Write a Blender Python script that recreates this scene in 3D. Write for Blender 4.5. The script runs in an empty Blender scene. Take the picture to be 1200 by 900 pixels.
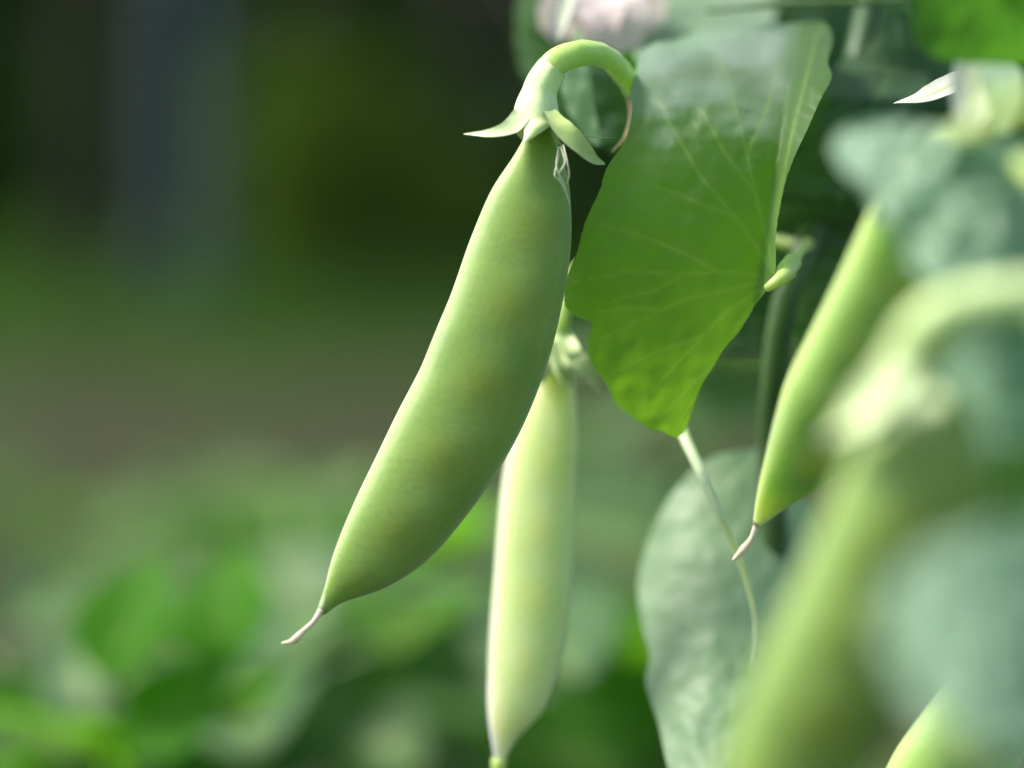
import bpy, math, random
import numpy as np
from mathutils import Vector, noise
R = math.radians
S = bpy.context.scene
COL = S.collection
random.seed(11)
rng = np.random.default_rng(5)

# ------------------------------------------------------------ camera
CAM = Vector((0.0, 0.0, 0.62)); PITCH = R(7.0); LENS = 100.0; FOCUS = 0.42
cd = bpy.data.cameras.new('camera'); cam = bpy.data.objects.new('camera', cd); COL.objects.link(cam)
cam.location = CAM; cam.rotation_euler = (math.pi/2 - PITCH, 0, 0)
cd.lens = LENS; cd.sensor_width = 36.0; cd.clip_start = 0.01; cd.clip_end = 500
cd.dof.use_dof = True; cd.dof.focus_distance = FOCUS; cd.dof.aperture_fstop = 4.5
S.camera = cam
FWD = Vector((0, math.cos(PITCH), -math.sin(PITCH))); UP = Vector((0, math.sin(PITCH), math.cos(PITCH))); RT = Vector((1, 0, 0))
K = 36.0/LENS/1200.0
def at(px, py, d=FOCUS):
    return CAM + FWD*d + RT*((px-600)*K*d) + UP*(-(py-450)*K*d)
def ground_at(px, py):                       # where the view line through a picture point meets the ground
    v = FWD + RT*((px-600)*K) + UP*(-(py-450)*K)
    return CAM + v*(-CAM.z/v.z)

# ------------------------------------------------------------ sky, sun, exposure
SUN_EL, SUN_AZ = 54.0, -90.0                 # azimuth from +Y (view direction), negative = to the left
w = bpy.data.worlds.new('World'); S.world = w; w.use_nodes = True
nt = w.node_tree; bg = nt.nodes['Background']
sk = nt.nodes.new('ShaderNodeTexSky'); sk.sky_type = 'NISHITA'; sk.sun_disc = False
sk.sun_elevation = R(SUN_EL); sk.sun_rotation = R(SUN_AZ); sk.air_density = 1.0; sk.dust_density = 3.0
nt.links.new(sk.outputs[0], bg.inputs[0]); bg.inputs[1].default_value = 0.06
ld = bpy.data.lights.new('sun', 'SUN'); sun = bpy.data.objects.new('sun', ld); COL.objects.link(sun)
ld.energy = 1.5; ld.angle = R(14); ld.color = (1.0, 0.95, 0.86)
sd = Vector((math.sin(R(SUN_AZ))*math.cos(R(SUN_EL)), math.cos(R(SUN_AZ))*math.cos(R(SUN_EL)), math.sin(R(SUN_EL))))
sun.rotation_euler = sd.to_track_quat('Z', 'Y').to_euler()
S.view_settings.view_transform = 'Standard'; S.view_settings.look = 'None'
S.view_settings.exposure = 2.05; S.view_settings.gamma = 1.0
S.cycles.use_denoising = True
S.cycles.max_bounces = 8; S.cycles.transmission_bounces = 6; S.cycles.diffuse_bounces = 4
S.cycles.sample_clamp_indirect = 6

# ------------------------------------------------------------ helpers
OFF = {}
def link(o, parent=None):
    COL.objects.link(o)
    if parent is not None: o.parent = parent; OFF[o.name] = OFF[parent.name]
    else: OFF[o.name] = Vector((0, 0, 0))
    return o
def tag(o, label=None, cat=None, group=None, kind=None):
    if label: o['label'] = label
    if cat: o['category'] = cat
    if group: o['group'] = group
    if kind: o['kind'] = kind
    return o
def thing(name, loc, label, cat, group=None):
    o = bpy.data.objects.new(name, None); o.empty_display_size = .02
    COL.objects.link(o); o.location = loc; OFF[o.name] = Vector(loc)
    return tag(o, label, cat, group)
def mesh(name, V, F, mat, smooth=True, attrs=None, uvs=None):
    me = bpy.data.meshes.new(name)
    me.from_pydata([tuple(v) for v in V], [], F)
    if smooth: me.polygons.foreach_set('use_smooth', [True]*len(me.polygons))
    me.materials.append(mat)
    for k, a in (attrs or {}).items():
        at_ = me.attributes.new(k, 'FLOAT', 'POINT'); at_.data.foreach_set('value', np.asarray(a, dtype=np.float32))
    me.update(); return me
def part(name, V, F, mat, parent=None, **kw):
    off = OFF[parent.name] if parent is not None else Vector((0, 0, 0))
    me = mesh(name, [Vector(v)-off for v in V], F, mat, **kw)
    return link(bpy.data.objects.new(name, me), parent)

def cr(pts, t):                              # Catmull-Rom through pts, t in 0..1
    n = len(pts)-1; x = min(max(t, 0), 1)*n; i = min(int(x), n-1); u = x-i
    p1, p2 = Vector(pts[i]), Vector(pts[i+1])
    p0 = Vector(pts[i-1]) if i > 0 else p1*2-p2
    p3 = Vector(pts[i+2]) if i+2 <= n else p2*2-p1
    return 0.5*((2*p1)+(p2-p0)*u+(2*p0-5*p1+4*p2-p3)*u*u+(3*p1-p0-3*p2+p3)*u**3)
def arc(pts):                                # resample by arc length -> function of t
    N = 80; q = [cr(pts, i/N) for i in range(N+1)]; L = [0]
    for i in range(N): L.append(L[-1]+(q[i+1]-q[i]).length)
    tot = L[-1] or 1
    def f(t):
        s = t*tot; k = int(np.searchsorted(L, s))-1; k = min(max(k, 0), N-1)
        u = (s-L[k])/max(L[k+1]-L[k], 1e-12); return q[k].lerp(q[k+1], min(max(u, 0), 1))
    return f
def lerp_list(a, t):
    n = len(a)-1; x = min(max(t, 0), 1)*n; i = min(int(x), n-1); return a[i]+(a[i+1]-a[i])*(x-i)
def tube_vf(pts, radii, n=40, m=12, bump=0.0, cap=True, base=0):
    f = arc(pts); V = []; F = []; nrm = None
    for i in range(n+1):
        t = i/n; p = f(t); tan = (f(min(t+.01, 1))-f(max(t-.01, 0))).normalized()
        if nrm is None:
            nrm = tan.cross(Vector((0.3, 1, .2))).normalized()
        nrm = (nrm-tan*nrm.dot(tan)).normalized(); b = tan.cross(nrm)
        r = lerp_list(radii, t)
        for j in range(m):
            a = 2*math.pi*j/m
            rr = r*(1+bump*noise.noise(p*400+Vector((math.cos(a), math.sin(a), 0))))
            V.append(p+nrm*(math.cos(a)*rr)+b*(math.sin(a)*rr))
    for i in range(n):
        for j in range(m):
            F.append((base+i*m+j, base+i*m+(j+1) % m, base+(i+1)*m+(j+1) % m, base+(i+1)*m+j))
    if cap:
        F.append(tuple(base+j for j in reversed(range(m)))); F.append(tuple(base+n*m+j for j in range(m)))
    return V, F
def tube(name, pts, radii, mat, parent, **kw):
    V, F = tube_vf(pts, radii, **kw); return part(name, V, F, mat, parent)

# ------------------------------------------------------------ materials
def nodes(name):
    m = bpy.data.materials.new(name); m.use_nodes = True
    t = m.node_tree; t.nodes.clear(); out = t.nodes.new('ShaderNodeOutputMaterial')
    return m, t, out, (lambda k: t.nodes.new('ShaderNode'+k)), t.links.new
def ramp(N, stops):
    r = N('ValToRGB'); e = r.color_ramp.elements
    while len(e) < len(stops): e.new(.5)
    for i, (p, c) in enumerate(stops): e[i].position = p; e[i].color = (*c, 1)
    return r
def leaf_mat(name, dark, light, trans, tw=.4, rough=.45, sheen=.25, vein=(.35, .5, .12), scale=90, bloom_and_sheen=0.0, bloom_and_sheen_col=(.46, .57, .42), bump=.25, veinw=.55, spec=.6):
    m, t, out, N, L = nodes(name)
    tc = N('TexCoord'); n1 = N('TexNoise'); n1.inputs['Scale'].default_value = scale; n1.inputs['Detail'].default_value = 4
    L(tc.outputs['Object'], n1.inputs['Vector'])
    r = ramp(N, [(.3, dark), (.7, light)]); L(n1.outputs[0], r.inputs[0])
    n2 = N('TexNoise'); n2.inputs['Scale'].default_value = scale*.55; n2.inputs['Detail'].default_value = 6; L(tc.outputs['Object'], n2.inputs['Vector'])
    at_ = N('Attribute'); at_.attribute_name = 'vein'
    ab = N('Attribute'); ab.attribute_name = 'bloom_and_sheen'
    mb = N('Math'); mb.operation = 'MULTIPLY_ADD'; L(n2.outputs[0], mb.inputs[0]); mb.inputs[1].default_value = bloom_and_sheen; L(ab.outputs['Fac'], mb.inputs[2])  # waxy bloom by noise, plus sheen painted through the vertex mask
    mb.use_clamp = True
    mx0 = N('MixRGB'); L(mb.outputs[0], mx0.inputs[0]); L(r.outputs[0], mx0.inputs[1]); mx0.inputs[2].default_value = (*bloom_and_sheen_col, 1)
    mv = N('Math'); mv.operation = 'MULTIPLY'; L(at_.outputs['Fac'], mv.inputs[0]); mv.inputs[1].default_value = veinw
    mx = N('MixRGB'); L(mv.outputs[0], mx.inputs[0]); L(mx0.outputs[0], mx.inputs[1]); mx.inputs[2].default_value = (*vein, 1)
    b = N('BsdfPrincipled'); L(mx.outputs[0], b.inputs['Base Color']); b.inputs['Roughness'].default_value = rough
    b.inputs['Sheen Weight'].default_value = sheen; b.inputs['Sheen Roughness'].default_value = .5; b.inputs['Sheen Tint'].default_value = (.95, 1, .95, 1)
    b.inputs['Specular IOR Level'].default_value = spec
    n3 = N('TexNoise'); n3.inputs['Scale'].default_value = scale*9; n3.inputs['Detail'].default_value = 3; L(tc.outputs['Object'], n3.inputs['Vector'])
    bp = N('Bump'); bp.inputs['Strength'].default_value = bump; bp.inputs['Distance'].default_value = .0006
    L(n3.outputs[0], bp.inputs['Height']); L(bp.outputs[0], b.inputs['Normal'])
    tr = N('BsdfTranslucent')
    mt = N('MixRGB'); L(mv.outputs[0], mt.inputs[0]); mt.inputs[1].default_value = (*trans, 1); mt.inputs[2].default_value = (*vein, 1)
    mt2 = N('MixRGB'); mt2.blend_type = 'MULTIPLY'; mt2.inputs[0].default_value = .5; L(mt.outputs[0], mt2.inputs[1])
    r2 = ramp(N, [(.3, (.6, .7, .6)), (.7, (1, 1, 1))]); L(n2.outputs[0], r2.inputs[0]); L(r2.outputs[0], mt2.inputs[2])
    L(mt2.outputs[0], tr.inputs[0])
    ms = N('MixShader'); ms.inputs[0].default_value = tw; L(b.outputs[0], ms.inputs[1]); L(tr.outputs[0], ms.inputs[2]); L(ms.outputs[0], out.inputs[0])
    return m
def flesh_mat(name, a, c, seam=None, sss=.35, rough=.42, scale=60, radius=(.007, .010, .003), bump=.1, spec=.5, sheen=.15, bloom_and_sheen=None, spot=None):
    m, t, out, N, L = nodes(name)
    tc = N('TexCoord'); n1 = N('TexNoise'); n1.inputs['Scale'].default_value = scale; n1.inputs['Detail'].default_value = 5
    L(tc.outputs['Object'], n1.inputs['Vector'])
    r = ramp(N, [(.32, a), (.68, c)]); L(n1.outputs[0], r.inputs[0]); col = r.outputs[0]
    if spot:
        ap = N('Attribute'); ap.attribute_name = 'pea'
        m0 = N('MixRGB'); L(ap.outputs['Fac'], m0.inputs[0]); L(col, m0.inputs[1]); m0.inputs[2].default_value = (*spot, 1); col = m0.outputs[0]
    if seam:
        at_ = N('Attribute'); at_.attribute_name = 'seam'
        mx = N('MixRGB'); L(at_.outputs['Fac'], mx.inputs[0]); L(col, mx.inputs[1]); mx.inputs[2].default_value = (*seam, 1); col = mx.outputs[0]
    nz = N('TexNoise'); nz.inputs['Scale'].default_value = 1300; nz.inputs['Detail'].default_value = 2; L(tc.outputs['Object'], nz.inputs['Vector'])
    rz = ramp(N, [(.34, (.80, .84, .72)), (.5, (1, 1, 1)), (.72, (1.0, 1.0, 1.0))]); L(nz.outputs[0], rz.inputs[0])
    mz = N('MixRGB'); mz.blend_type = 'MULTIPLY'; mz.inputs[0].default_value = .4; L(col, mz.inputs[1]); L(rz.outputs[0], mz.inputs[2]); col = mz.outputs[0]
    b = N('BsdfPrincipled'); L(col, b.inputs['Base Color']); b.inputs['Roughness'].default_value = rough
    b.inputs['Subsurface Weight'].default_value = sss; b.inputs['Subsurface Radius'].default_value = radius; b.inputs['Subsurface Scale'].default_value = 1.0
    b.inputs['Specular IOR Level'].default_value = spec; b.inputs['Sheen Weight'].default_value = sheen; b.inputs['Sheen Roughness'].default_value = .45
    n3 = N('TexNoise'); n3.inputs['Scale'].default_value = 900; n3.inputs['Detail'].default_value = 3; L(tc.outputs['Object'], n3.inputs['Vector'])
    bp = N('Bump'); bp.inputs['Strength'].default_value = bump; bp.inputs['Distance'].default_value = .0005
    L(n3.outputs[0], bp.inputs['Height']); L(bp.outputs[0], b.inputs['Normal']); L(b.outputs[0], out.inputs[0])
    return m
def plain_mat(name, stops, scale, rough=.85, bump=.5, dist=.02, detail=8):
    m, t, out, N, L = nodes(name)
    tc = N('TexCoord'); n1 = N('TexNoise'); n1.inputs['Scale'].default_value = scale; n1.inputs['Detail'].default_value = detail
    L(tc.outputs['Object'], n1.inputs['Vector']); r = ramp(N, stops); L(n1.outputs[0], r.inputs[0])
    b = N('BsdfPrincipled'); L(r.outputs[0], b.inputs['Base Color']); b.inputs['Roughness'].default_value = rough
    b.inputs['Specular IOR Level'].default_value = .25
    bp = N('Bump'); bp.inputs['Strength'].default_value = bump; bp.inputs['Distance'].default_value = dist
    n2 = N('TexNoise'); n2.inputs['Scale'].default_value = scale*6; n2.inputs['Detail'].default_value = 6; L(tc.outputs['Object'], n2.inputs['Vector'])
    L(n2.outputs[0], bp.inputs['Height']); L(bp.outputs[0], b.inputs['Normal']); L(b.outputs[0], out.inputs[0])
    return m

M = {}
M['big_leaf'] = leaf_mat('pea leaf bright', bloom_and_sheen_col=(.44, .57, .50), dark=(.035, .10, .012), light=(.06, .15, .02), trans=(.31, .64, .025), tw=.6, rough=.56, sheen=.4, vein=(.34, .56, .08), scale=70, veinw=.36)  # pale mix colour here stands for sky sheen on the leaf top
M['leaf'] = leaf_mat('pea leaf green', (.03, .085, .018), (.06, .14, .03), (.16, .42, .03), tw=.42, rough=.42, sheen=.2, scale=70)
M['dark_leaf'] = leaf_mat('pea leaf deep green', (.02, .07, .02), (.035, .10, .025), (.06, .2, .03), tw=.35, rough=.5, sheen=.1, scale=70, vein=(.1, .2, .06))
M['waxy_leaf'] = leaf_mat('pea leaf waxy', (.14, .29, .12), (.24, .40, .20), (.34, .62, .24), tw=.45, rough=.5, sheen=.4, scale=60, bloom_and_sheen=.4, vein=(.3, .45, .28))
M['near_waxy'] = leaf_mat('near leaf waxy', (.09, .22, .10), (.17, .33, .17), (.22, .5, .2), tw=.36, rough=.45, sheen=.4, scale=60, bloom_and_sheen=.35, bloom_and_sheen_col=(.42, .56, .46), vein=(.3, .45, .3))
M['corner_leaf'] = leaf_mat('corner leaf', (.03, .10, .012), (.05, .14, .02), (.10, .32, .02), tw=.45, rough=.5, sheen=.1, scale=60)
M['far_leaf'] = leaf_mat('pea leaf far', (.035, .12, .01), (.06, .17, .02), (.19, .52, .015), tw=.55, rough=.55, sheen=.03, scale=40, spec=.3)
M['fresh_leaf'] = leaf_mat('fresh pea leaf', (.035, .16, .006), (.055, .20, .01), (.22, .66, .008), tw=.5, rough=.6, sheen=0, scale=40, spec=.15, veinw=.2)
M['far_waxy'] = leaf_mat('pea leaf far waxy', (.04, .12, .03), (.09, .19, .065), (.16, .38, .06), tw=.38, rough=.55, sheen=.08, scale=40, bloom_and_sheen=.14, spec=.35)
M['hedge_leaf'] = leaf_mat('hedge leaf', (.02, .065, .008), (.05, .11, .012), (.09, .24, .01), tw=.35, rough=.6, sheen=.0, scale=3, spec=.12)
M['pod'] = flesh_mat('pea pod skin', (.135, .265, .028), (.225, .36, .06), rough=.48, sss=.22, sheen=.3, seam=(.42, .52, .24), spot=(.18, .26, .008))
M['pod_pale'] = flesh_mat('pale pea pod skin', (.54, .70, .28), (.64, .78, .38), seam=(.76, .82, .55), spot=(.62, .72, .25), sss=.9, radius=(.012, .014, .006))
M['pod_near'] = flesh_mat('near pea pod skin', (.17, .29, .05), (.24, .37, .07), seam=(.25, .37, .10), spot=(.22, .29, .02))
M['pod_light'] = flesh_mat('light pea pod skin', (.23, .39, .085), (.32, .48, .13), seam=(.42, .56, .22), spot=(.46, .52, .07), sss=.9, radius=(.012, .014, .006))
M['pale_stalk'] = flesh_mat('pale stalk', (.42, .58, .30), (.55, .70, .40), sss=.4, bump=.15)
M['suture'] = flesh_mat('pod seam', (.38, .54, .22), (.48, .63, .32), sss=.3, rough=.35)
M['calyx'] = flesh_mat('calyx', (.50, .67, .25), (.66, .79, .42), sss=.4, radius=(.003, .004, .0015), bump=.15)
M['stalk'] = flesh_mat('stalk', (.32, .48, .10), (.52, .66, .22), sss=.35, bump=.15)
M['stem'] = flesh_mat('stem', (.03, .085, .02), (.06, .13, .03), sss=.1, bump=.2)
M['dry'] = flesh_mat('withered style', (.55, .45, .28), (.75, .68, .5), sss=.2, rough=.6, scale=500)
M['petal'] = leaf_mat('petal', (.74, .62, .60), (.84, .75, .72), (.78, .66, .60), tw=.4, rough=.6, sheen=.3, vein=(.7, .6, .6))
M['cream'] = leaf_mat('cream petal', (.70, .74, .58), (.82, .84, .7), (.75, .78, .5), tw=.4, rough=.6, sheen=.2)
M['brown'] = flesh_mat('dry brown', (.07, .06, .025), (.16, .12, .06), sss=.05, rough=.7, scale=300)

# ------------------------------------------------------------ leaf, pod and calyx builders
def seg_dist(p, a, b):
    ab = b-a; u = max(0, min(1, (p-a).dot(ab)/max(ab.dot(ab), 1e-9))); return (p-(a+ab*u)).length, u
def sheet(name, Lp, Rp, depth, mat, parent, veins=(), n=70, m=44, quilt=.0006, seed=0, bloom_and_sheen=None, tooth=0, label=None, vw=2.2):
    """leaf blade from its left and right margin (picture points, each joined by depth(t,s,px,py) in metres)"""
    fl, fr = arc([(x, y, 0) for x, y in Lp]), arc([(x, y, 0) for x, y in Rp])
    V = []; F = []; va = []; ba = []
    vs = [[Vector((x, y, 0)) for x, y in v] for v in veins]
    for i in range(n+1):
        t = i/n; a, b = fl(t), fr(t)
        for j in range(m+1):
            s = j/m; p = a.lerp(b, s)
            if tooth and (j == 0 or j == m): p = p + (a-b).normalized()*(tooth*(.5+.5*noise.noise(Vector((i*.45, seed, 0)))+.25*noise.noise(Vector((i*1.3, seed, 5))))*(1 if j == 0 else -1))
            d = depth(t, s, p.x, p.y)
            v = 0
            for pl in vs:
                N_ = len(pl)-1
                for k in range(N_):
                    dd, u = seg_dist(p, pl[k], pl[k+1]); wv = vw*(1.25-.8*(k+u)/N_); v = max(v, math.exp(-(dd/wv)**2))
            q = noise.noise(Vector((p.x*.022, p.y*.022, seed)))*.6+noise.noise(Vector((p.x*.05, p.y*.05, seed+9)))*.4
            w_ = at(p.x, p.y, d + quilt*2*q + v*quilt*.12)
            V.append(w_); va.append(v); ba.append(bloom_and_sheen(t, s, p.x, p.y) if bloom_and_sheen else 0)
    for i in range(n):
        for j in range(m):
            a = i*(m+1)+j; F.append((a, a+1, a+m+2, a+m+1))
    o = part(name, V, F, mat, parent, attrs={'vein': va, 'bloom_and_sheen': ba})
    if label: o['label'] = label
    return o

def pod(Lp, Rp, d0, d1, mat, parent, ratio=.62, peas=7, amp=.05, bow=0.0, n=90, m=36, sut=(True, False), sr=.0007):
    fl, fr = arc([(x, y, 0) for x, y in Lp]), arc([(x, y, 0) for x, y in Rp])
    V = []; F = []; sa = []; pa = []; le = []; ri = []; ctr = []
    for i in range(n+1):
        t = i/n; a, b = fl(t), fr(t); d = d0+(d1-d0)*t + bow*math.sin(math.pi*t)
        A, B = at(a.x, a.y, d), at(b.x, b.y, d); c = (A+B)/2; h = (B-A)/2
        ctr.append((c, h))
    for i in range(n+1):
        t = i/n; c, h = ctr[i]; ax = (ctr[min(i+1, n)][0]-ctr[max(i-1, 0)][0]).normalized()
        nr = ax.cross(h); nr = nr.normalized() if nr.length > 1e-9 else Vector((0, -1, 0))
        if nr.y > 0: nr = -nr
        pm = (.5+.5*math.cos(2*math.pi*(peas*t+.5)))*max(0, math.sin(math.pi*t))**.5
        for j in range(m):
            al = 2*math.pi*j/m; ca, sa_ = math.cos(al), math.sin(al)
            bump = 1+amp*(pm-.5)*math.exp(-(ca/.55)**2)
            th = ratio*h.length*bump
            prof = math.copysign(abs(sa_)**.92, sa_)
            q = noise.noise(Vector((t*9, ca*1.5, sa_+peas)))*.02
            V.append(c+h*(ca*(1+.02*(abs(ca) > .995)))+nr*(prof*th*(1+q)))
            sa.append((max(0, abs(ca)-.70)/.30)**1.3*(.9 if ca < 0 else .3)); pa.append(pm*math.exp(-((ca-.1)/.42)**2)*.8)
        hl = max(h.length, 1e-6); le.append(c-h*(1-.75*sr/hl) if hl > sr else c); ri.append(c+h*(1-.75*sr/hl) if hl > sr else c)
    for i in range(n):
        for j in range(m):
            F.append((i*m+j, i*m+(j+1) % m, (i+1)*m+(j+1) % m, (i+1)*m+j))
    F.append(tuple(reversed(range(m)))); F.append(tuple(n*m+j for j in range(m)))
    o = part('pod_shell', V, F, mat, parent, attrs={'seam': sa, 'pea': pa})
    for k, pts in enumerate((le, ri)):
        if sut[k]:
            tube('suture', pts[2:-1:4]+[pts[-1]], [sr*.6, sr, sr, sr, sr*.6], M['suture'], o, n=70, m=8)
    return o

def blade(name, pts, widths, face, mat, parent, n=22, m=8, cup=.3, label=None):
    """narrow pointed sheet (sepal, petal) along 3D points; face = direction its upper side looks"""
    f = arc(pts); V = []; F = []; vv = []
    for i in range(n+1):
        t = i/n; p = f(t); tan = (f(min(t+.02, 1))-f(max(t-.02, 0))).normalized()
        side = tan.cross(face); side = side.normalized() if side.length > 1e-6 else Vector((1, 0, 0)); nr = side.cross(tan)
        w_ = lerp_list(widths, t)
        for j in range(m+1):
            s = j/m*2-1
            V.append(p+side*(s*w_)+nr*(s*s*w_*cup)+nr*noise.noise(p*500+Vector((s, 0, 0)))*w_*.08); vv.append(math.exp(-(s/.15)**2))
    for i in range(n):
        for j in range(m):
            a = i*(m+1)+j; F.append((a, a+1, a+m+2, a+m+1))
    o = part(name, V, F, mat, parent, attrs={'vein': vv, 'bloom_and_sheen': [0]*len(vv)})
    if label: o['label'] = label
    return o

def cup(name, base, tip, r0, r1, mat, parent, lobes=5, ph=0, n=18, m=50):
    """flared calyx cup whose rim is cut into lobes"""
    ax = (tip-base); u = ax.cross(FWD).normalized(); v = ax.normalized().cross(u); V = []; F = []
    for i in range(n+1):
        t = i/n
        for j in range(m):
            a = 2*math.pi*j/m; ln = .72+.28*(.5+.5*math.cos(lobes*a+ph))
            q = t*ln; r = r0+(r1-r0)*math.sin(min(q*1.25, 1)*math.pi/2)**1.1; r *= 1+.05*math.cos(lobes*a+ph)*t
            V.append(base+ax*q+(u*math.cos(a)+v*math.sin(a))*r)
    for i in range(n):
        for j in range(m): F.append((i*m+j, i*m+(j+1) % m, (i+1)*m+(j+1) % m, (i+1)*m+j))
    return part(name, V, F, mat, parent)
def calyx(name, axis, radii, sepals, mat, parent, nv=14, nu=20, per=11):
    """cup along an axis whose rim runs on into pointed sepals; sepals = [(tip point, bow vector)] counted round from the right"""
    f = arc(axis); K_ = len(sepals); V = []; F = []; fr = []
    for i in range(nv+1):
        t = i/nv; p = f(t); ax = (f(min(t+.02, 1))-f(max(t-.02, 0))).normalized()
        u = ax.cross(FWD).normalized(); v = ax.cross(u); fr.append((p, u, v, lerp_list(radii, t), ax))
    for k, (tip, bow) in enumerate(sepals):
        a0 = 2*math.pi*k/K_+R(12); hw = math.pi/K_; base = len(V)
        def ring(i, a): p, u, v, r, ax = fr[i]; return p+(u*math.cos(a)+v*math.sin(a))*r*(1+.03*math.cos(K_*(a-a0)))
        rc = ring(nv, a0); ax = fr[nv][4]; out = (rc-fr[nv][0]).normalized(); L_ = (tip-rc).length
        for i in range(nv+nu+1):
            for j in range(per):
                ph = (j/(per-1)*2-1)*hw
                if i <= nv: V.append(ring(i, a0+ph))
                else:
                    w_ = (i-nv)/nu; q = rc*(1-w_)**2+(rc+ax*L_*.28+bow)*2*w_*(1-w_)+tip*w_*w_
                    sh = max(1-w_**1.5, 0)*(1+.22*math.sin(math.pi*w_)*(1-w_))
                    V.append(q+(ring(nv, a0+ph)-rc)*sh+out*(noise.noise(q*450+Vector((ph, k, 0)))*.0003*min(1, 3*w_)))
        for i in range(nv+nu):
            for j in range(per-1):
                a = base+i*per+j; F.append((a, a+1, a+per+1, a+per))
    return part(name, V, F, mat, parent)
PX = K*FOCUS                                  # one picture pixel at the focus distance, in metres
exec_parts = []

# ============================================================ THE SETTING
M['grass'] = plain_mat('lawn', [(.3, (.014, .045, .010)), (.55, (.03, .075, .014)), (.75, (.05, .10, .02))], 1.3, bump=.6)
M['soil'] = plain_mat('soil', [(.3, (.018, .024, .007)), (.5, (.034, .034, .012)), (.65, (.035, .075, .012))], 5, bump=1.0, dist=.04)
M['bark'] = plain_mat('bark', [(.3, (.016, .018, .011)), (.7, (.04, .04, .025))], 9, bump=1, dist=.03)
M['post'] = plain_mat('post', [(.3, (.046, .066, .08)), (.7, (.07, .098, .118))], 6, bump=.4, dist=.01)
M['shrub_leaf'] = leaf_mat('shrub leaf', (.05, .10, .012), (.09, .145, .024), (.15, .30, .02), tw=.4, rough=.6, sheen=.0, scale=4, spec=.12)
M['blade'] = leaf_mat('grass blade', (.02, .065, .01), (.05, .11, .016), (.10, .26, .02), tw=.3, rough=.6, sheen=0, scale=2, spec=.15)

def grid(name, x0, x1, y0, y1, nx, ny, z, mat, amp, fr):
    V = [(x0+(x1-x0)*i/nx, y0+(y1-y0)*j/ny, 0) for j in range(ny+1) for i in range(nx+1)]
    V = [(x, y, z+amp*noise.fractal(Vector((x*fr, y*fr, 3)), 1, 2, 4)) for x, y, _ in V]
    F = [(j*(nx+1)+i, j*(nx+1)+i+1, (j+1)*(nx+1)+i+1, (j+1)*(nx+1)+i) for j in range(ny) for i in range(nx)]
    return part(name, V, F, mat)
tag(grid('ground', -150, 150, -60, 240, 60, 60, -.03, M['grass'], .01, .2), kind='structure')
tag(grid('soil_bed', -2.2, 2.6, -1.2, 5.3, 120, 160, .0, M['soil'], .022, 6), kind='structure')

def leaf_cloud(centres, radii, n, size, squash=.7):
    """numpy: many small leaf faces through the volume of blobs, denser at their skin"""
    cs = np.array(centres); rs = np.array(radii); k = rng.choice(len(cs), n, p=(rs**2)/np.sum(rs**2))
    d = rng.normal(size=(n, 3)); d /= np.linalg.norm(d, axis=1)[:, None]
    rad = rs[k]*rng.uniform(.15, 1.12, n)**.5
    P = cs[k]+d*rad[:, None]*np.array([1, 1, squash]); P[:, 2] = np.maximum(P[:, 2], .03)
    a = rng.normal(size=(n, 3)); a /= np.linalg.norm(a, axis=1)[:, None]
    b = np.cross(a, rng.normal(size=(n, 3))); b /= np.linalg.norm(b, axis=1)[:, None]
    s = size*rng.uniform(.6, 1.3, n)[:, None]
    V = np.stack([P-a*s, P+b*s*.45, P+a*s, P-b*s*.45], 1).reshape(-1, 3)
    F = [(4*i, 4*i+1, 4*i+2, 4*i+3) for i in range(n)]
    return V.tolist(), F

def tree(px, py, width, h, lean, label, seed, mat, crown_r, crown_n):
    rnd = random.Random(seed); g = ground_at(px, py); g.z = -.02
    t = thing('tree', g, label, 'tree', 'trees at the back of the garden')
    top = g+Vector((lean, .1, h)); r = width/2
    tr = tube('trunk', [g+Vector((0, 0, -.05)), g.lerp(top, .3)+Vector((.03, 0, 0)), g.lerp(top, .65)-Vector((.04, 0, 0)), top], [r*1.25, r, r*.85, r*.45], mat, t, n=40, m=16, bump=.06)
    cs = [top+Vector((0, 0, .1))]; rr = [crown_r]
    for k in range(6):
        a = k*1.05+seed; st = g.lerp(top, .55+.06*k)
        e = st+Vector((math.cos(a)*crown_r*.95, math.sin(a)*crown_r*.95, .5+.35*rnd.random()))
        tube('limb', [st, st.lerp(e, .5)+Vector((0, 0, .1)), e], [r*.4, r*.25, r*.1], mat, t, n=12, m=8)
        cs.append(e); rr.append(crown_r*.65)
    V, F = leaf_cloud(cs, rr, crown_n, .09)
    part('crown', V, F, M['hedge_leaf'], t, smooth=False)
    return t
tree(112, 330, .12, 5.0, .15, 'dark tree trunk at the far left, left of the blue grey trunk', 1, M['bark'], 1.3, 9000)
tree(222, 345, .095, 5.4, -.1, 'pale blue grey tree trunk behind the lawn', 2, M['post'], 1.3, 9000)
tree(560, 300, .13, 5.2, .1, 'dark thin tree trunk behind the main hanging pod', 3, M['bark'], 1.4, 9000)

g = ground_at(450, 310); g.z = 0
sh = thing('shrub', g, 'olive green shrub on the lawn between the grey trunk and the thin dark trunk', 'shrub')
cs = [g+Vector((random.uniform(-.28, .34), random.uniform(-.2, .2), random.uniform(.1, .42))) for _ in range(9)]
V, F = leaf_cloud(cs, [random.uniform(.16, .24) for _ in cs], 6500, .03, .9); part('foliage', V, F, M['shrub_leaf'], sh, smooth=False)
for c in cs[:5]: tube('branch', [g, g.lerp(c, .5)+Vector((.02, 0, .03)), c], [.012, .008, .004], M['bark'], sh, n=10, m=6)
hx = thing('hedge', (0, 9.6, 0), 'dense dark green hedge closing off the garden behind the trees', 'hedge')
cs = []; rr = []
for k in range(34):
    for z in (.35, 1.2, 2.1):
        cs.append((-6+.36*k+random.uniform(-.1, .1), 9.6+random.uniform(-.25, .25), z+random.uniform(-.15, .15))); rr.append(random.uniform(.5, .72))
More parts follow.
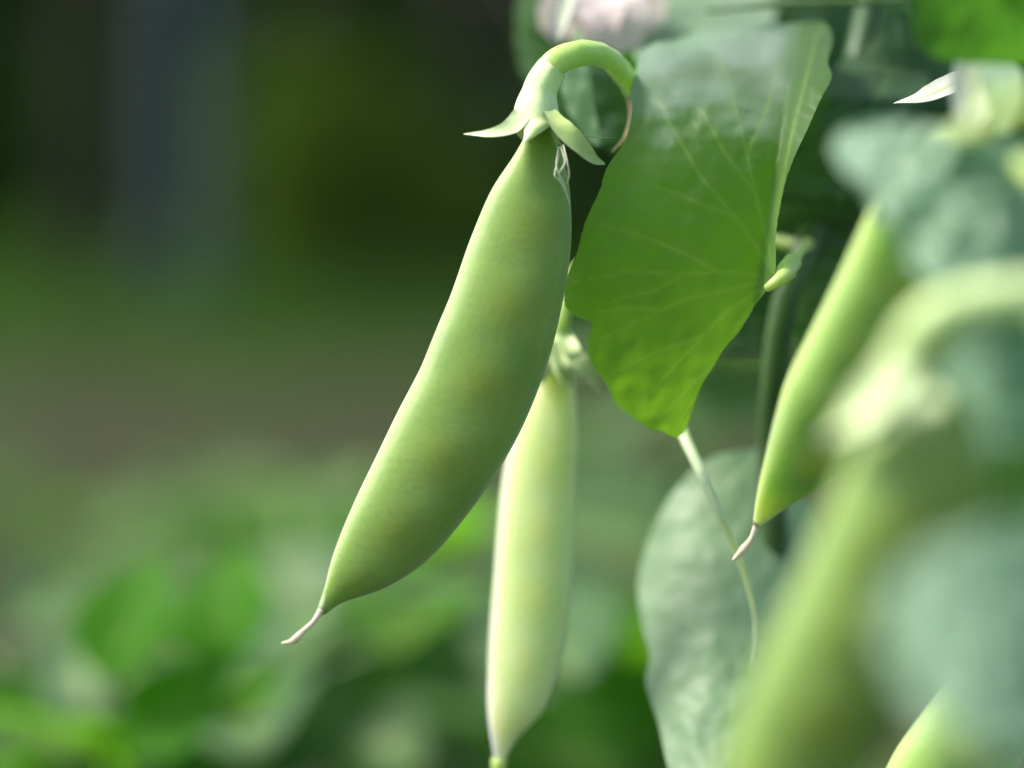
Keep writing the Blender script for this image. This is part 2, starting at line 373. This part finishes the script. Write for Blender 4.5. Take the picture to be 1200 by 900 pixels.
V, F = leaf_cloud(cs, rr, 34000, .085, 1.0); part('foliage', V, F, M['hedge_leaf'], hx, smooth=False)
bv = []; bf = []
for k in range(40):
    x = -6+.31*k; v, f = tube_vf([(x, 9.6, -.02), (x+.1, 9.65, 1.1), (x-.05, 9.55, 2.3)], [.03, .025, .012], n=8, m=6, base=len(bv)); bv += v; bf += f
tag(part('branches', bv, bf, M['bark'], hx), kind='stuff')

# lawn grass
n = 24000
gx = rng.uniform(-3.2, 3.2, n); gy = rng.uniform(5.2, 9.3, n); ha = rng.uniform(.03, .09, n); an = rng.uniform(0, 6.28, n)
wv = np.stack([np.cos(an), np.sin(an), np.zeros(n)], 1)*.006; ln = np.stack([np.sin(an)*.03, np.cos(an)*.03, ha], 1)
B = np.stack([gx, gy, np.full(n, -.035)], 1)
V = np.stack([B-wv, B+wv, B+ln], 1).reshape(-1, 3).tolist()
gl = part('grass', V, [(3*i, 3*i+1, 3*i+2) for i in range(n)], M['blade'], smooth=False); tag(gl, 'short green lawn grass behind the soil bed', 'grass', kind='stuff')

# ------------------------------------------------------------ pea plants growing in the bed (out of focus)
def leaflet_mesh(name, mat, Lh, Wd, fold, curl, seed):
    n, m = 12, 8; V = []; F = []; vv = []
    for i in range(n+1):
        t = i/n; wdt = Wd*math.sin(math.pi*min(1, t*.98+.015)**.8)**.85
        for j in range(m+1):
            s = j/m*2-1
            V.append((s*wdt, t*Lh, abs(s)*wdt*fold-curl*t*t*Lh+.0025*noise.noise(Vector((s*2, t*4, seed))))); vv.append(math.exp(-(s/.12)**2))
    for i in range(n):
        for j in range(m):
            a = i*(m+1)+j; F.append((a, a+1, a+m+2, a+m+1))
    return mesh(name, V, F, mat, attrs={'vein': vv, 'bloom_and_sheen': [0]*len(vv)})
LEAF = {k: [leaflet_mesh('leaflet', M[mt], .045, .015, .35, .12, 1), leaflet_mesh('leaflet', M[mt], .05, .017, .2, .3, 2), leaflet_mesh('leaflet', M[mt], .04, .014, .5, .05, 3)]
        for k, mt in (('g', 'far_leaf'), ('w', 'far_waxy'), ('b', 'fresh_leaf'))}
STIP = {k: leaflet_mesh('stipule', M[mt], .05, .022, .3, .25, 4) for k, mt in (('g', 'far_leaf'), ('w', 'far_waxy'), ('b', 'fresh_leaf'))}
def put(name, me, parent, p, d, up, s=1):
    o = bpy.data.objects.new(name, me); COL.objects.link(o); o.parent = parent; OFF[o.name] = OFF[parent.name]
    y = d.normalized(); z = (up-y*up.dot(y)).normalized(); x = y.cross(z)
    from mathutils import Matrix
    o.matrix_local = Matrix(((x.x*s, y.x*s, z.x*s, p.x), (x.y*s, y.y*s, z.y*s, p.y), (x.z*s, y.z*s, z.z*s, p.z), (0, 0, 0, 1)))
    return o
def pea_plant(x, y, h, kind, seed, label, lean=(0, 0), nodes_from=.25, big=1.0):
    rnd = random.Random(seed); root = thing('pea_plant', (x, y, 0), label, 'plant', 'young pea plants in the bed behind')
    o0 = Vector((x, y, 0))
    pts = [Vector((lean[0]*t+.012*math.sin(7*t+seed), lean[1]*t+.012*math.cos(6*t+seed), h*t-.03*(t == 0))) for t in [i/6 for i in range(7)]]
    V, F = tube_vf([p+o0 for p in pts], [.0028, .0025, .0018], n=30, m=7)
    f = arc(pts); nn = int(h*(1-nodes_from)/.05)
    for k in range(nn+1):
        t = nodes_from+(1-nodes_from)*k/nn; p = f(t); a = seed+k*math.pi+rnd.uniform(-.5, .5)
        d = Vector((math.cos(a), math.sin(a), rnd.uniform(.3, .8))).normalized()
        side = Vector((-math.sin(a), math.cos(a), 0)); Lp = .055*rnd.uniform(.8, 1.3)
        e = p+d*Lp+Vector((0, 0, -.006)); v, fc = tube_vf([p+o0, p+d*Lp*.5+o0, e+o0], [.0015, .0011, .0008], n=6, m=6, base=len(V)); V += v; F += fc
        for s in (-1, 1):
            put('stipule', STIP[kind], root, p, (d*.4+side*s+Vector((0, 0, rnd.uniform(0, .5)))), Vector((0, 0, 1))-d*.3, rnd.uniform(.8, 1.15)*big)
            for q in (.55, 1.0):
                put('leaflet', rnd.choice(LEAF[kind]), root, p.lerp(e, q), (d*.55+side*s*.9+Vector((0, 0, rnd.uniform(-.25, .35)))), Vector((rnd.uniform(-.4, .4), rnd.uniform(-.4, .4), 1)), rnd.uniform(.8, 1.2)*big)
        if k % 2 == 0:
            c = [e]; 
            for u in range(1, 6): c.append(e+d*(.012*u)+side*(.008*math.sin(u*1.7))+Vector((0, 0, .006*u-.002*u*u)))
            tube('tendril', [q+o0 for q in c], [.0006, .0005, .0004], M['stalk'], root, n=24, m=5)
    part('stem', V, F, M['stem'], root)
    return root
def pp(px, py, d, kind, seed, label, **kw):
    p = at(px, py, d); return pea_plant(p.x, p.y, p.z, kind, seed, label, **kw)
PL = [
    pp(205, 775, .72, 'g', 1, 'bright green pea plant at the lower left, below the main pod tip', big=1.05),
    pp(400, 760, .80, 'w', 2, 'pale blue green pea plant just below and right of the main pod tip'),
    pp(320, 820, .64, 'w', 3, 'dull blue green pea plant low at the bottom, nearest of the blurred plants'),
    pp(535, 800, .85, 'g', 4, 'pea plant seen in the gap left of the pale hanging pod'),
    pp(70, 960, .66, 'g', 5, 'mid green pea plant in the lower left corner'),
    pp(705, 775, .68, 'g', 6, 'bright green pea plant in the gap right of the pale hanging pod'),
    pp(40, 630, 1.5, 'g', 7, 'far pea plant against the left edge, in front of the soil'),
    pp(190, 640, 1.35, 'w', 8, 'far pale pea plant rising behind the bright green plant'),
    pp(330, 645, 1.6, 'g', 9, 'far pea plant seen left of the main pod tip'),
    pp(470, 800, 1.3, 'g', 10, 'far pea plant seen beneath the middle of the main pod'),
    pp(850, 420, .75, 'w', 11, 'pale grey green pea plant glimpsed below the big sunlit leaf'),
]
def set_leaf(root, px, py, d, size, ang, tilt, kind, st=False, yaw=0):
    """one large leaf on its own petiole, at the end of a stalk from the plant's stem"""
    o0 = OFF[root.name]; c = at(px, py, d); u = (RT*math.cos(R(ang))+UP*math.sin(R(ang)))
    nrm = (UP*math.sin(R(tilt))-FWD*math.cos(R(tilt))*math.cos(R(yaw))-RT*math.sin(R(yaw))*math.cos(R(tilt))).normalized()
    u = (u-nrm*u.dot(nrm)).normalized(); base = c-u*size*.5
    put('stipule' if st else 'leaflet', STIP[kind] if st else LEAF[kind][0], root, base-o0, u, nrm, size/(.05 if st else .045))
    low = Vector((o0.x, o0.y, max(.12, base.z-.09)))
    tube('petiole', [low, low.lerp(base, .5)+Vector((0, 0, .01)), base], [.0013, .0011, .0009], M['stem'], root, n=14, m=6)
for q in ((0, 150, 722, .56, .026, 78, 12, 'b', True, 30), (0, 262, 708, .57, .026, 102, 14, 'b', True, 28), (0, 205, 825, .56, .024, 60, 20, 'b', True, 25), (0, 95, 790, .62, .022, 120, 30, 'w', True, 20),
          (1, 345, 690, .72, .036, 120, 35, 'w', True), (1, 440, 770, .74, .052, 115, 22, 'w', True), (1, 395, 730, .76, .04, 60, 55, 'w', True),
          (2, 340, 840, .63, .034, 20, 15, 'w', True), (2, 425, 875, .62, .03, 150, 55, 'w', True), (2, 260, 870, .62, .03, 80, 15, 'g', True),
          (3, 548, 780, .80, .05, 88, 25, 'w', True), (3, 505, 860, .78, .04, 140, 40, 'w', True),
          (5, 700, 850, .66, .042, 140, 35, 'g', True), (5, 735, 800, .70, .036, 70, 30, 'g', True), (5, 650, 880, .62, .036, 160, 20, 'g', True),
          (4, 70, 700, .75, .034, 60, 45, 'w', True), (4, 60, 860, .62, .03, 130, 25, 'g', True),
          (10, 866, 470, .70, .036, 60, 48, 'w', True, 25)):
    set_leaf(PL[q[0]], *q[1:])

# ============================================================ THE FOCUSED VINE
stem_path = [at(1040, -140, .47), at(1020, 0, .468), at(1000, 90, .465), at(975, 190, .46), at(945, 290, .452), at(918, 360, .45), at(908, 440, .452), at(903, 520, .456), at(905, 640, .46)]
foot = Vector((at(905, 640, .46).x+.01, at(905, 640, .46).y+.02, -.02))
vine = thing('pea_vine', (foot.x, foot.y, 0), 'climbing pea vine in focus with a large sunlit leaf and hanging pods', 'plant')
tube('stem', stem_path+[at(908, 900, .465), foot], [.0022]*6+[.0028], M['stem'], vine, n=120, m=12)

# the big leaf
BL = [(880, 30), (842, 38), (822, 36), (790, 49), (770, 50), (750, 63), (746, 84), (739, 108), (741, 132), (733, 165), (712, 196), (704, 222), (686, 262), (676, 300), (664, 328), (662, 356), (676, 371), (694, 378), (690, 398), (693, 424), (713, 452), (722, 472), (744, 490), (762, 503), (776, 505), (789, 513)]
BR = [(880, 30), (905, 29), (930, 34), (948, 26), (966, 27), (975, 46), (969, 72), (974, 90), (961, 116), (946, 150), (931, 182), (920, 212), (913, 245), (908, 280), (908, 318), (896, 342), (884, 358), (866, 388), (848, 408), (834, 432), (822, 450), (812, 476), (806, 494), (800, 508), (789, 513)]
def bd(t, s, x, y):
    q = noise.noise(Vector((x*.012, y*.012, 4)))
    d = FOCUS
    k = max(0, (205+18*q-y)/178); d += .034*k**2.1+.0013*k*math.sin(x*.075+3*q+y*.03)*min(1, k*2)+.0008*min(1, k*2)*noise.noise(Vector((x*.05, y*.07, 2)))   # top rolls back, crinkled
    d += .005*((x-800)/150)**2                            # cupped
    k = max(0, (y-240)/270); d += .011*k**1.6             # hangs back under itself towards the tip
    xm = 932-(y-30)*.155
    if x > xm: d -= .00022*(x-xm)*min(1, (x-xm)/12)                         # right margin folded back
    return d
bv_ = [[(910, 326), (860, 319), (800, 321), (735, 318), (672, 332)], [(910, 326), (860, 338), (800, 352), (745, 378), (700, 400)], [(910, 326), (868, 378), (832, 440), (790, 505)], [(910, 326), (850, 368), (795, 425), (745, 482)],
       [(908, 322), (868, 262), (820, 205), (770, 120)], [(908, 322), (888, 240), (868, 150), (842, 60)], [(908, 322), (910, 250), (925, 170), (945, 90), (958, 40)],
       [(845, 320), (800, 296), (740, 272), (700, 262)], [(862, 254), (815, 236), (765, 216)], [(884, 224), (850, 180), (822, 130)], [(770, 362), (730, 362), (700, 366)], [(822, 396), (770, 412), (715, 440)], [(842, 424), (812, 450), (772, 492)], [(876, 176), (898, 130), (912, 70)], [(800, 321), (770, 340), (720, 352)]]
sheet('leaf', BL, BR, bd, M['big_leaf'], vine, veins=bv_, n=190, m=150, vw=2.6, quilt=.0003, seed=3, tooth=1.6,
      bloom_and_sheen=lambda t, s, x, y: .75*max(0, min(1, (942-(y-30)*.155-x)/26))*max(0, min(1, (165-y+70*noise.noise(Vector((x*.02, y*.03, 1))))/110)), label='large sunlit pea leaf folded over at the top, cut of the tip down')  # pale sky sheen on the rolled top, painted into the leaf colour
tube('petiole', [at(898, 338, .4195), at(906, 333, .419), at(916, 325, .4195), at(924, 314, .424), at(932, 303, .431), at(940, 293, .439), at(947, 286, .45)], [.0006, .0015, .0014, .0007, .0006, .0007, .0010], M['stalk'], vine, n=40, m=14, bump=.12)

# leaves behind the vine
def flat(d, cx=0, cy=0, tx=0, ty=0, cup=0, r=100.0):
    return lambda t, s, x, y: d+tx*(x-cx)+ty*(y-cy)+cup*(((x-cx)/r)**2)
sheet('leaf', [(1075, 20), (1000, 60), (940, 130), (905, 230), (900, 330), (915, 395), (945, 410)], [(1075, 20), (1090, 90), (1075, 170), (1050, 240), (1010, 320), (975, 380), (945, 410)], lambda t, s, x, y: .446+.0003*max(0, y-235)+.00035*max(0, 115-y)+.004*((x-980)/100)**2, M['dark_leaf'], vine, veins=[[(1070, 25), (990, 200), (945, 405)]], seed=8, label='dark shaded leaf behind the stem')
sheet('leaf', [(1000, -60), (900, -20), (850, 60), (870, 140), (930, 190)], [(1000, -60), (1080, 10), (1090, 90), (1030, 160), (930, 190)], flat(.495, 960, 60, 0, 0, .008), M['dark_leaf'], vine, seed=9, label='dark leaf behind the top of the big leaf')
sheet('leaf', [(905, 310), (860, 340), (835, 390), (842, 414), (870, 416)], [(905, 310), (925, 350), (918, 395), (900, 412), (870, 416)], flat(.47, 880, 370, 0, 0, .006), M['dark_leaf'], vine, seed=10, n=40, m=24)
sheet('leaf', [(960, 260), (940, 330), (930, 380), (936, 405)], [(960, 260), (1005, 300), (985, 370), (936, 405)], flat(.455, 960, 330, 0, 0, .006), M['leaf'], vine, seed=11, n=40, m=24)
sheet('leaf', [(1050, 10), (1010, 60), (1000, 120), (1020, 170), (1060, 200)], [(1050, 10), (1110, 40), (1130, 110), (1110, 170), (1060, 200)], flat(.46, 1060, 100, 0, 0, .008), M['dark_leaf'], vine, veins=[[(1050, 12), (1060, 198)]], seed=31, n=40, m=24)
# pale leaf at the top behind the big leaf, and at top left behind the arch
sheet('leaf', [(800, -60), (745, -20), (735, 30), (750, 75), (790, 90)], [(800, -60), (880, -30), (910, 10), (880, 60), (790, 90)], flat(.475, 820, 20, 0, -.0004, .006), M['waxy_leaf'], vine, seed=12, label='pale waxy leaf at the top behind the big leaf')
sheet('leaf', [(640, -70), (610, -20), (604, 40), (612, 85), (640, 120), (668, 150)], [(640, -70), (690, -30), (730, 30), (748, 90), (735, 150), (668, 150)], flat(.48, 660, 40, 0, 0, .01), M['corner_leaf'], vine, seed=13, label='green leaf behind the curled pod stalk')
sheet('leaf', [(680, 30), (660, 70), (660, 115), (684, 160), (702, 172)], [(680, 30), (690, 70), (694, 110), (701, 150), (702, 172)], flat(.445, 690, 90, 0, 0, .006), M['waxy_leaf'], vine, seed=14, n=40, m=24)
sheet('leaf', [(712, 60), (690, 85), (688, 130), (702, 168), (722, 185)], [(712, 60), (740, 90), (748, 130), (742, 165), (722, 185)], flat(.45, 715, 120, 0, 0, .006), M['dark_leaf'], vine, seed=33, n=40, m=24)
# waxy round leaf low behind the tendril
WL = [(892, 524), (835, 536), (795, 570), (765, 620), (748, 680), (752, 730), (762, 770), (757, 800), (772, 850), (790, 920), (840, 1000)]
WR = [(892, 524), (930, 560), (960, 610), (985, 680), (990, 740), (985, 800), (975, 850), (960, 890), (940, 930), (900, 970), (840, 1000)]
sheet('leaf', WL, WR, lambda t, s, x, y: .452-.015*((y-700)/200)+.007*((x-860)/100)**2, M['waxy_leaf'], vine, veins=[[(890, 526), (870, 700), (840, 980)], [(885, 600), (820, 660), (770, 690)], [(872, 690), (810, 760), (775, 800)], [(868, 720), (920, 790), (960, 840)]], n=90, m=60, quilt=.0005, seed=15, vw=3.5, label='pale waxy rounded leaf below the big leaf')
tube('tendril', [at(908, 322, .452), at(850, 340, .453), at(800, 380, .453), at(782, 425, .450), at(787, 470, .444), at(801, 510, .437), at(819, 548, .433), at(834, 582, .431), at(848, 612, .431), at(866, 655, .434), at(880, 700, .437), at(886, 745, .440), at(880, 790, .443)], [.0008, .0008, .0009, .0010, .0010, .0010, .0009, .00075, .0006, .0004, .00025, .0001], M['pale_stalk'], vine, n=50, m=10)

# pink-white flower at the top
fc = at(700, -30, .47)
fl_ = tube('flower', [at(712, -110, .475), at(706, -60, .472), fc], [.0012, .0014, .0018], M['stalk'], vine, n=16, m=10); fl_['label'] = 'faded pinkish white flower above the curled stalk'
for a, l_, wd in ((-38, 95, 34), (-10, 90, 44), (22, 100, 46), (50, 95, 38)):
    e = at(700+l_*math.sin(R(a)), -30+l_*math.cos(R(a))*.95, .468+.004*math.cos(a)); mid = fc.lerp(e, .55)+FWD*-.004
    blade('petal', [fc, mid, e], [.002, wd*PX*.9, wd*PX, wd*PX*.9, wd*PX*.3], -FWD, M['petal'], fl_, cup=.25)
blade('petal', [at(668, -10, .46), at(658, 20, .455), at(655, 48, .453)], [.001, 9*PX, 11*PX, 7*PX, PX], -FWD, M['cream'], fl_)
tube('petiole', [at(830, 12, .46), at(900, 6, .455), at(980, 4, .455), at(1060, 0, .46), at(1100, -10, .468)], [.0005, .0006, .0006], M['stem'], vine, n=40, m=8)

# a second withered flower at the upper right
f2c = at(1150, 70, .425)
fl2 = tube('flower', [at(1160, -40, .45), at(1158, 20, .435), f2c], [.0012, .0014, .0016], M['stalk'], vine, n=16, m=10); fl2['label'] = 'withered cream flower at the upper right with one white petal tip'
blade('petal', [at(1150, 85, .424), at(1122, 96, .42), at(1085, 113, .418), at(1047, 121, .42)], [.001, 15*PX, 17*PX, 13*PX, .3*PX], UP-FWD*.8, M['cream'], fl2, cup=.2, label='white pointed petal in sharp focus')
blade('petal', [at(1150, 70, .40), at(1140, 110, .385), at(1128, 165, .38)], [.002, 26*PX, 32*PX, 26*PX, 6*PX], -FWD, M['cream'], fl2)
blade('petal', [at(1158, 65, .40), at(1172, 100, .385), at(1175, 160, .38)], [.002, 22*PX, 26*PX, 20*PX, 6*PX], -FWD, M['waxy_leaf'], fl2)

# ============================================================ PODS
PG = 'pea pods hanging on the vine'
def new_pod(px, py, d, label): return thing('pea_pod', at(px, py, d), label, 'pea pod', PG)

# 1: the main pod
p1 = new_pod(640, 95, .42, 'plump green pea pod in sharp focus, hanging diagonally from a curled stalk')
L1 = [(622, 132), (617, 155), (603, 182), (575, 226), (551, 285), (530, 345), (511, 390), (494, 432), (468, 482), (440, 540), (411, 600), (391, 650), (380, 690), (371, 716)]
R1 = [(638, 132), (647, 155), (659, 185), (667, 225), (668, 290), (656, 365), (639, 430), (611, 500), (580, 555), (545, 605), (502, 655), (452, 688), (402, 706), (380, 721)]
pod(L1, R1, .422, .417, M['pod'], p1, ratio=.46, peas=7, amp=.07, sut=(True, False), sr=.0009)
tube('style', [at(376, 716, .417), at(366, 730, .416), at(352, 743, .415), at(342, 752, .414), at(330, 754, .414)], [.0006, .0004, .0004, .0006, .0002], M['dry'], p1, n=26, m=8, bump=.3)
tube('pedicel', [at(633, 118, .4195), at(637, 94, .4195), at(652, 73, .42), at(680, 62, .422), at(712, 68, .427), at(735, 92, .436), at(760, 120, .446), at(860, 140, .46), at(985, 135, .464)], [.0022, .0020, .0017, .00155, .0013, .0011, .0012, .0012, .0012], M['stalk'], p1, n=90, m=18, bump=.13)
calyx('calyx', [at(648, 79, .4195), at(642, 87, .4195), at(634, 102, .4195), at(629, 124, .4195), at(628, 142, .4195)], [.0023, .00245, .0026, .0032, .0036],
      [(at(722, 161, .423), RT*.002), (at(612, 169, .4135), -FWD*.0012), (at(560, 155, .4165), UP*-.0006), (at(612, 165, .4255), FWD*.001), (at(660, 172, .4265), FWD*.001)], M['calyx'], p1)
cal = [o for o in p1.children if o.name.startswith('calyx')][0]
blade('sepal', [at(612, 134, .4165), at(598, 149, .415), at(574, 156, .4145), at(543, 157, .416)], [11*PX, 11*PX, 7*PX, 3.5*PX, .3*PX], UP*.5-FWD, M['calyx'], cal, cup=.15)
blade('sepal', [at(643, 130, .4165), at(657, 150, .4145), at(676, 168, .4145), at(695, 186, .416), at(709, 192, .418)], [9*PX, 15*PX, 14*PX, 9*PX, 1*PX], RT*.5+UP*.3-FWD*.8, M['stalk'], cal, cup=.25)
for x1, y1, x2, y2, x3, y3, x4, y4 in ((655, 172, 652, 195, 660, 214, 668, 240), (657, 172, 662, 190, 655, 205, 661, 222), (660, 170, 664, 186, 667, 205, 664, 216), (656, 180, 650, 204, 656, 212, 665, 228)):
    tube('stamen', [at(x1, y1, .4165), at(x2, y2, .414), at(x3, y3, .4145), at(x4, y4, .416)], [.00016, .00010, .00014, .00005], M['cream'], p1, n=20, m=5, bump=.5)
tube('tendril', [at(728, 92, .44), at(738, 115, .44), at(740, 140, .438), at(733, 162, .434), at(718, 178, .432)], [.0006, .0004, .0005, .0002], M['brown'], p1, n=50, m=8)

# 2: the pale pod behind
p2 = new_pod(655, 395, .445, 'pale yellow green pea pod hanging straight down behind the main pod')
L2 = [(640, 425), (622, 450), (600, 505), (587, 580), (579, 680), (573, 760), (572, 830), (577, 875), (580, 893)]
R2 = [(662, 425), (673, 452), (676, 520), (673, 620), (668, 700), (658, 770), (639, 828), (606, 866), (590, 893)]
pod(L2, R2, .449, .445, M['pod_pale'], p2, ratio=.5, peas=6, amp=.04, sut=(True, True), sr=.0006)
tube('style', [at(585, 890, .445), at(583, 910, .445), at(578, 940, .445)], [.0013, .0009, .0006], M['stalk'], p2, n=12, m=8)
tube('pedicel', [at(655, 400, .447), at(657, 375, .447), at(664, 340, .45), at(700, 300, .458), at(800, 270, .465), at(945, 288, .452)], [.0016, .0012, .0011, .0011, .0011], M['stalk'], p2, n=40, m=10)
cal = cup('calyx', at(657, 378, .447), at(652, 452, .448), .0012, .0034, M['calyx'], p2)
for q in ([(662, 400), (680, 425), (704, 460)], [(648, 400), (640, 425), (634, 452)], [(656, 400), (660, 430), (668, 450)], [(665, 395), (672, 415), (690, 440)]):
    blade('sepal', [at(q[0][0], q[0][1], .444), at(q[1][0], q[1][1], .4425), at(q[2][0], q[2][1], .444)], [7*PX, 11*PX, 8*PX, .5*PX], -FWD+RT*.2, M['calyx'], cal)

# 3: pod at the right whose tip is sharp
p3 = new_pod(1075, 215, .37, 'green pea pod whose dry tip is in focus before the pale waxy leaf')
L3 = [(1040, 205), (1012, 262), (985, 320), (950, 390), (921, 450), (901, 520), (888, 575), (882, 615)]
R3 = [(1090, 215), (1150, 280), (1152, 350), (1125, 420), (1070, 490), (990, 550), (925, 592), (890, 617)]
pod(L3, R3, .372, .414, M['pod_light'], p3, ratio=.6, peas=6, amp=.06, sut=(True, False))
tube('style', [at(887, 614, .414), at(880, 632, .414), at(870, 645, .414), at(859, 657, .414)], [.0005, .0004, .0006, .0002], M['dry'], p3, n=20, m=8, bump=.3)
tube('pedicel', [at(1062, 215, .372), at(1078, 178, .372), at(1120, 160, .365), at(1190, 190, .345), at(1262, 240, .317)], [.0018, .0014, .0013, .0014], M['stalk'], p3, n=30, m=10)
cal = cup('calyx', at(1070, 180, .372), at(1056, 250, .373), .0016, .0036, M['calyx'], p3)
for dx in (-26, 4, 30): blade('sepal', [at(1062+dx*.4, 205, .37), at(1062+dx, 235, .368), at(1062+dx*1.5, 270, .371)], [8*PX, 11*PX, 7*PX, .5*PX], -FWD, M['calyx'], cal)

# ============================================================ THE NEAR VINE AT THE RIGHT (out of focus)
nf = Vector((at(1290, 500, .31).x, at(1290, 500, .31).y+.02, 0))
near = thing('pea_vine', nf, 'blurred pea vine close by at the right edge with bluish waxy leaves', 'plant')
tube('stem', [at(1250, -200, .325), at(1262, 60, .32), at(1255, 300, .315), at(1270, 600, .315), at(1285, 950, .32), nf+Vector((0, 0, -.02))], [.0022, .0024, .0028], M['stem'], near, n=70, m=12)
p4 = new_pod(1085, 420, .318, 'big blurred olive green pea pod in front at the right, under an arched stalk')
L4 = [(1040, 470), (1000, 530), (965, 610), (930, 690), (893, 770), (862, 850), (840, 930), (826, 1010), (822, 1080)]
R4 = [(1118, 450), (1152, 515), (1146, 600), (1108, 690), (1080, 770), (1048, 850), (1000, 930), (920, 1020), (838, 1088)]
pod(L4, R4, .318, .322, M['pod_near'], p4, ratio=.62, peas=6, amp=.05)
tube('style', [at(830, 1082, .322), at(815, 1110, .322), at(795, 1125, .322)], [.0009, .0006, .0006], M['dry'], p4, n=12, m=8)
tube('pedicel', [at(1058, 445, .322), at(1068, 405, .318), at(1095, 372, .316), at(1140, 355, .316), at(1190, 347, .316), at(1262, 342, .317)], [.0026, .0025, .0024, .0023, .0022], M['calyx'], p4, n=40, m=14)
cal = cup('calyx', at(1066, 412, .319), at(1040, 510, .320), .0026, .0044, M['calyx'], p4)
for q in ([(1062, 425), (1015, 475), (966, 518)], [(1050, 445), (1030, 490), (1000, 520)], [(1070, 450), (1085, 480), (1090, 520)]):
    blade('sepal', [at(*q[0], .317), at(*q[1], .313), at(*q[2], .316)], [12*PX, 19*PX, 15*PX, 1*PX], UP-FWD, M['calyx'], cal, cup=.1)
p5 = new_pod(1190, 720, .40, 'pale pea pod in the lower right corner, cut off by the picture edge')
L5 = [(1185, 715), (1150, 755), (1110, 800), (1075, 845), (1045, 890), (1020, 950), (1005, 1010), (1000, 1050)]
R5 = [(1215, 725), (1230, 790), (1215, 850), (1185, 910), (1140, 970), (1080, 1020), (1030, 1045), (1004, 1056)]
pod(L5, R5, .405, .415, M['pod_light'], p5, ratio=.6, peas=6)
tube('pedicel', [at(1200, 722, .405), at(1225, 690, .40), at(1250, 670, .37), at(1270, 640, .316)], [.0016, .0013, .0013], M['stalk'], p5, n=20, m=10)
cup('calyx', at(1210, 706, .404), at(1188, 760, .406), .0014, .0036, M['calyx'], p5)

sheet('leaf', [(1120, 158), (1040, 140), (985, 155), (978, 185), (1010, 220), (1040, 265), (1070, 315), (1120, 345)], [(1120, 158), (1190, 165), (1240, 190), (1250, 240), (1235, 280), (1215, 320), (1170, 345), (1120, 345)],
      lambda t, s, x, y: .337-.00007*(y-220)+.006*((x-1110)/120)**2, M['near_waxy'], near, veins=[[(1120, 160), (1118, 340)]], n=60, m=44, quilt=.002, seed=20, label='bluish waxy blurred leaf at the upper right')
sheet('leaf', [(1130, -80), (1080, -40), (1068, 10), (1074, 50), (1110, 72), (1150, 74)], [(1130, -80), (1220, -60), (1260, 0), (1250, 50), (1210, 75), (1150, 74)], flat(.372, 1150, 20, 0, .0001, .006), M['corner_leaf'], near, seed=21, label='bright green blurred leaf in the upper right corner')
sheet('leaf', [(1200, 360), (1130, 390), (1100, 450), (1110, 530), (1150, 600), (1200, 640)], [(1200, 360), (1270, 400), (1290, 470), (1280, 560), (1250, 620), (1200, 640)], flat(.34, 1200, 500, 0, 0, .008), M['near_waxy'], near, seed=22, label='deep green blurred leaf behind the arched stalk')
sheet('leaf', [(1230, 520), (1150, 540), (1090, 590), (1065, 650), (1080, 690), (1130, 680)], [(1230, 520), (1290, 560), (1300, 620), (1270, 670), (1200, 690), (1130, 680)], flat(.33, 1180, 600, 0, 0, .008), M['leaf'], near, seed=23)
sheet('leaf', [(1260, 610), (1150, 622), (1070, 655), (1032, 710), (1040, 775), (1080, 830), (1140, 880)], [(1260, 610), (1310, 670), (1320, 760), (1290, 840), (1250, 880), (1190, 900), (1140, 880)],
      lambda t, s, x, y: .27-.00006*(y-740)+.006*((x-1150)/120)**2, M['near_waxy'], near, veins=[[(1255, 615), (1142, 875)]], seed=24, quilt=.002, label='bluish waxy blurred leaf at the lower right')
for q in ([(1122, 158, .341), (1180, 130, .312), (1262, 110, .32)], [(1130, -78, .372), (1200, -110, .345), (1252, -120, .325)], [(1200, 362, .34), (1230, 380, .33), (1257, 400, .316)], [(1258, 612, .275), (1260, 625, .31), (1270, 600, .315)]):
    tube('petiole', [at(*a) for a in q], [.0012, .0013, .0015], M['stalk'], near, n=16, m=8)
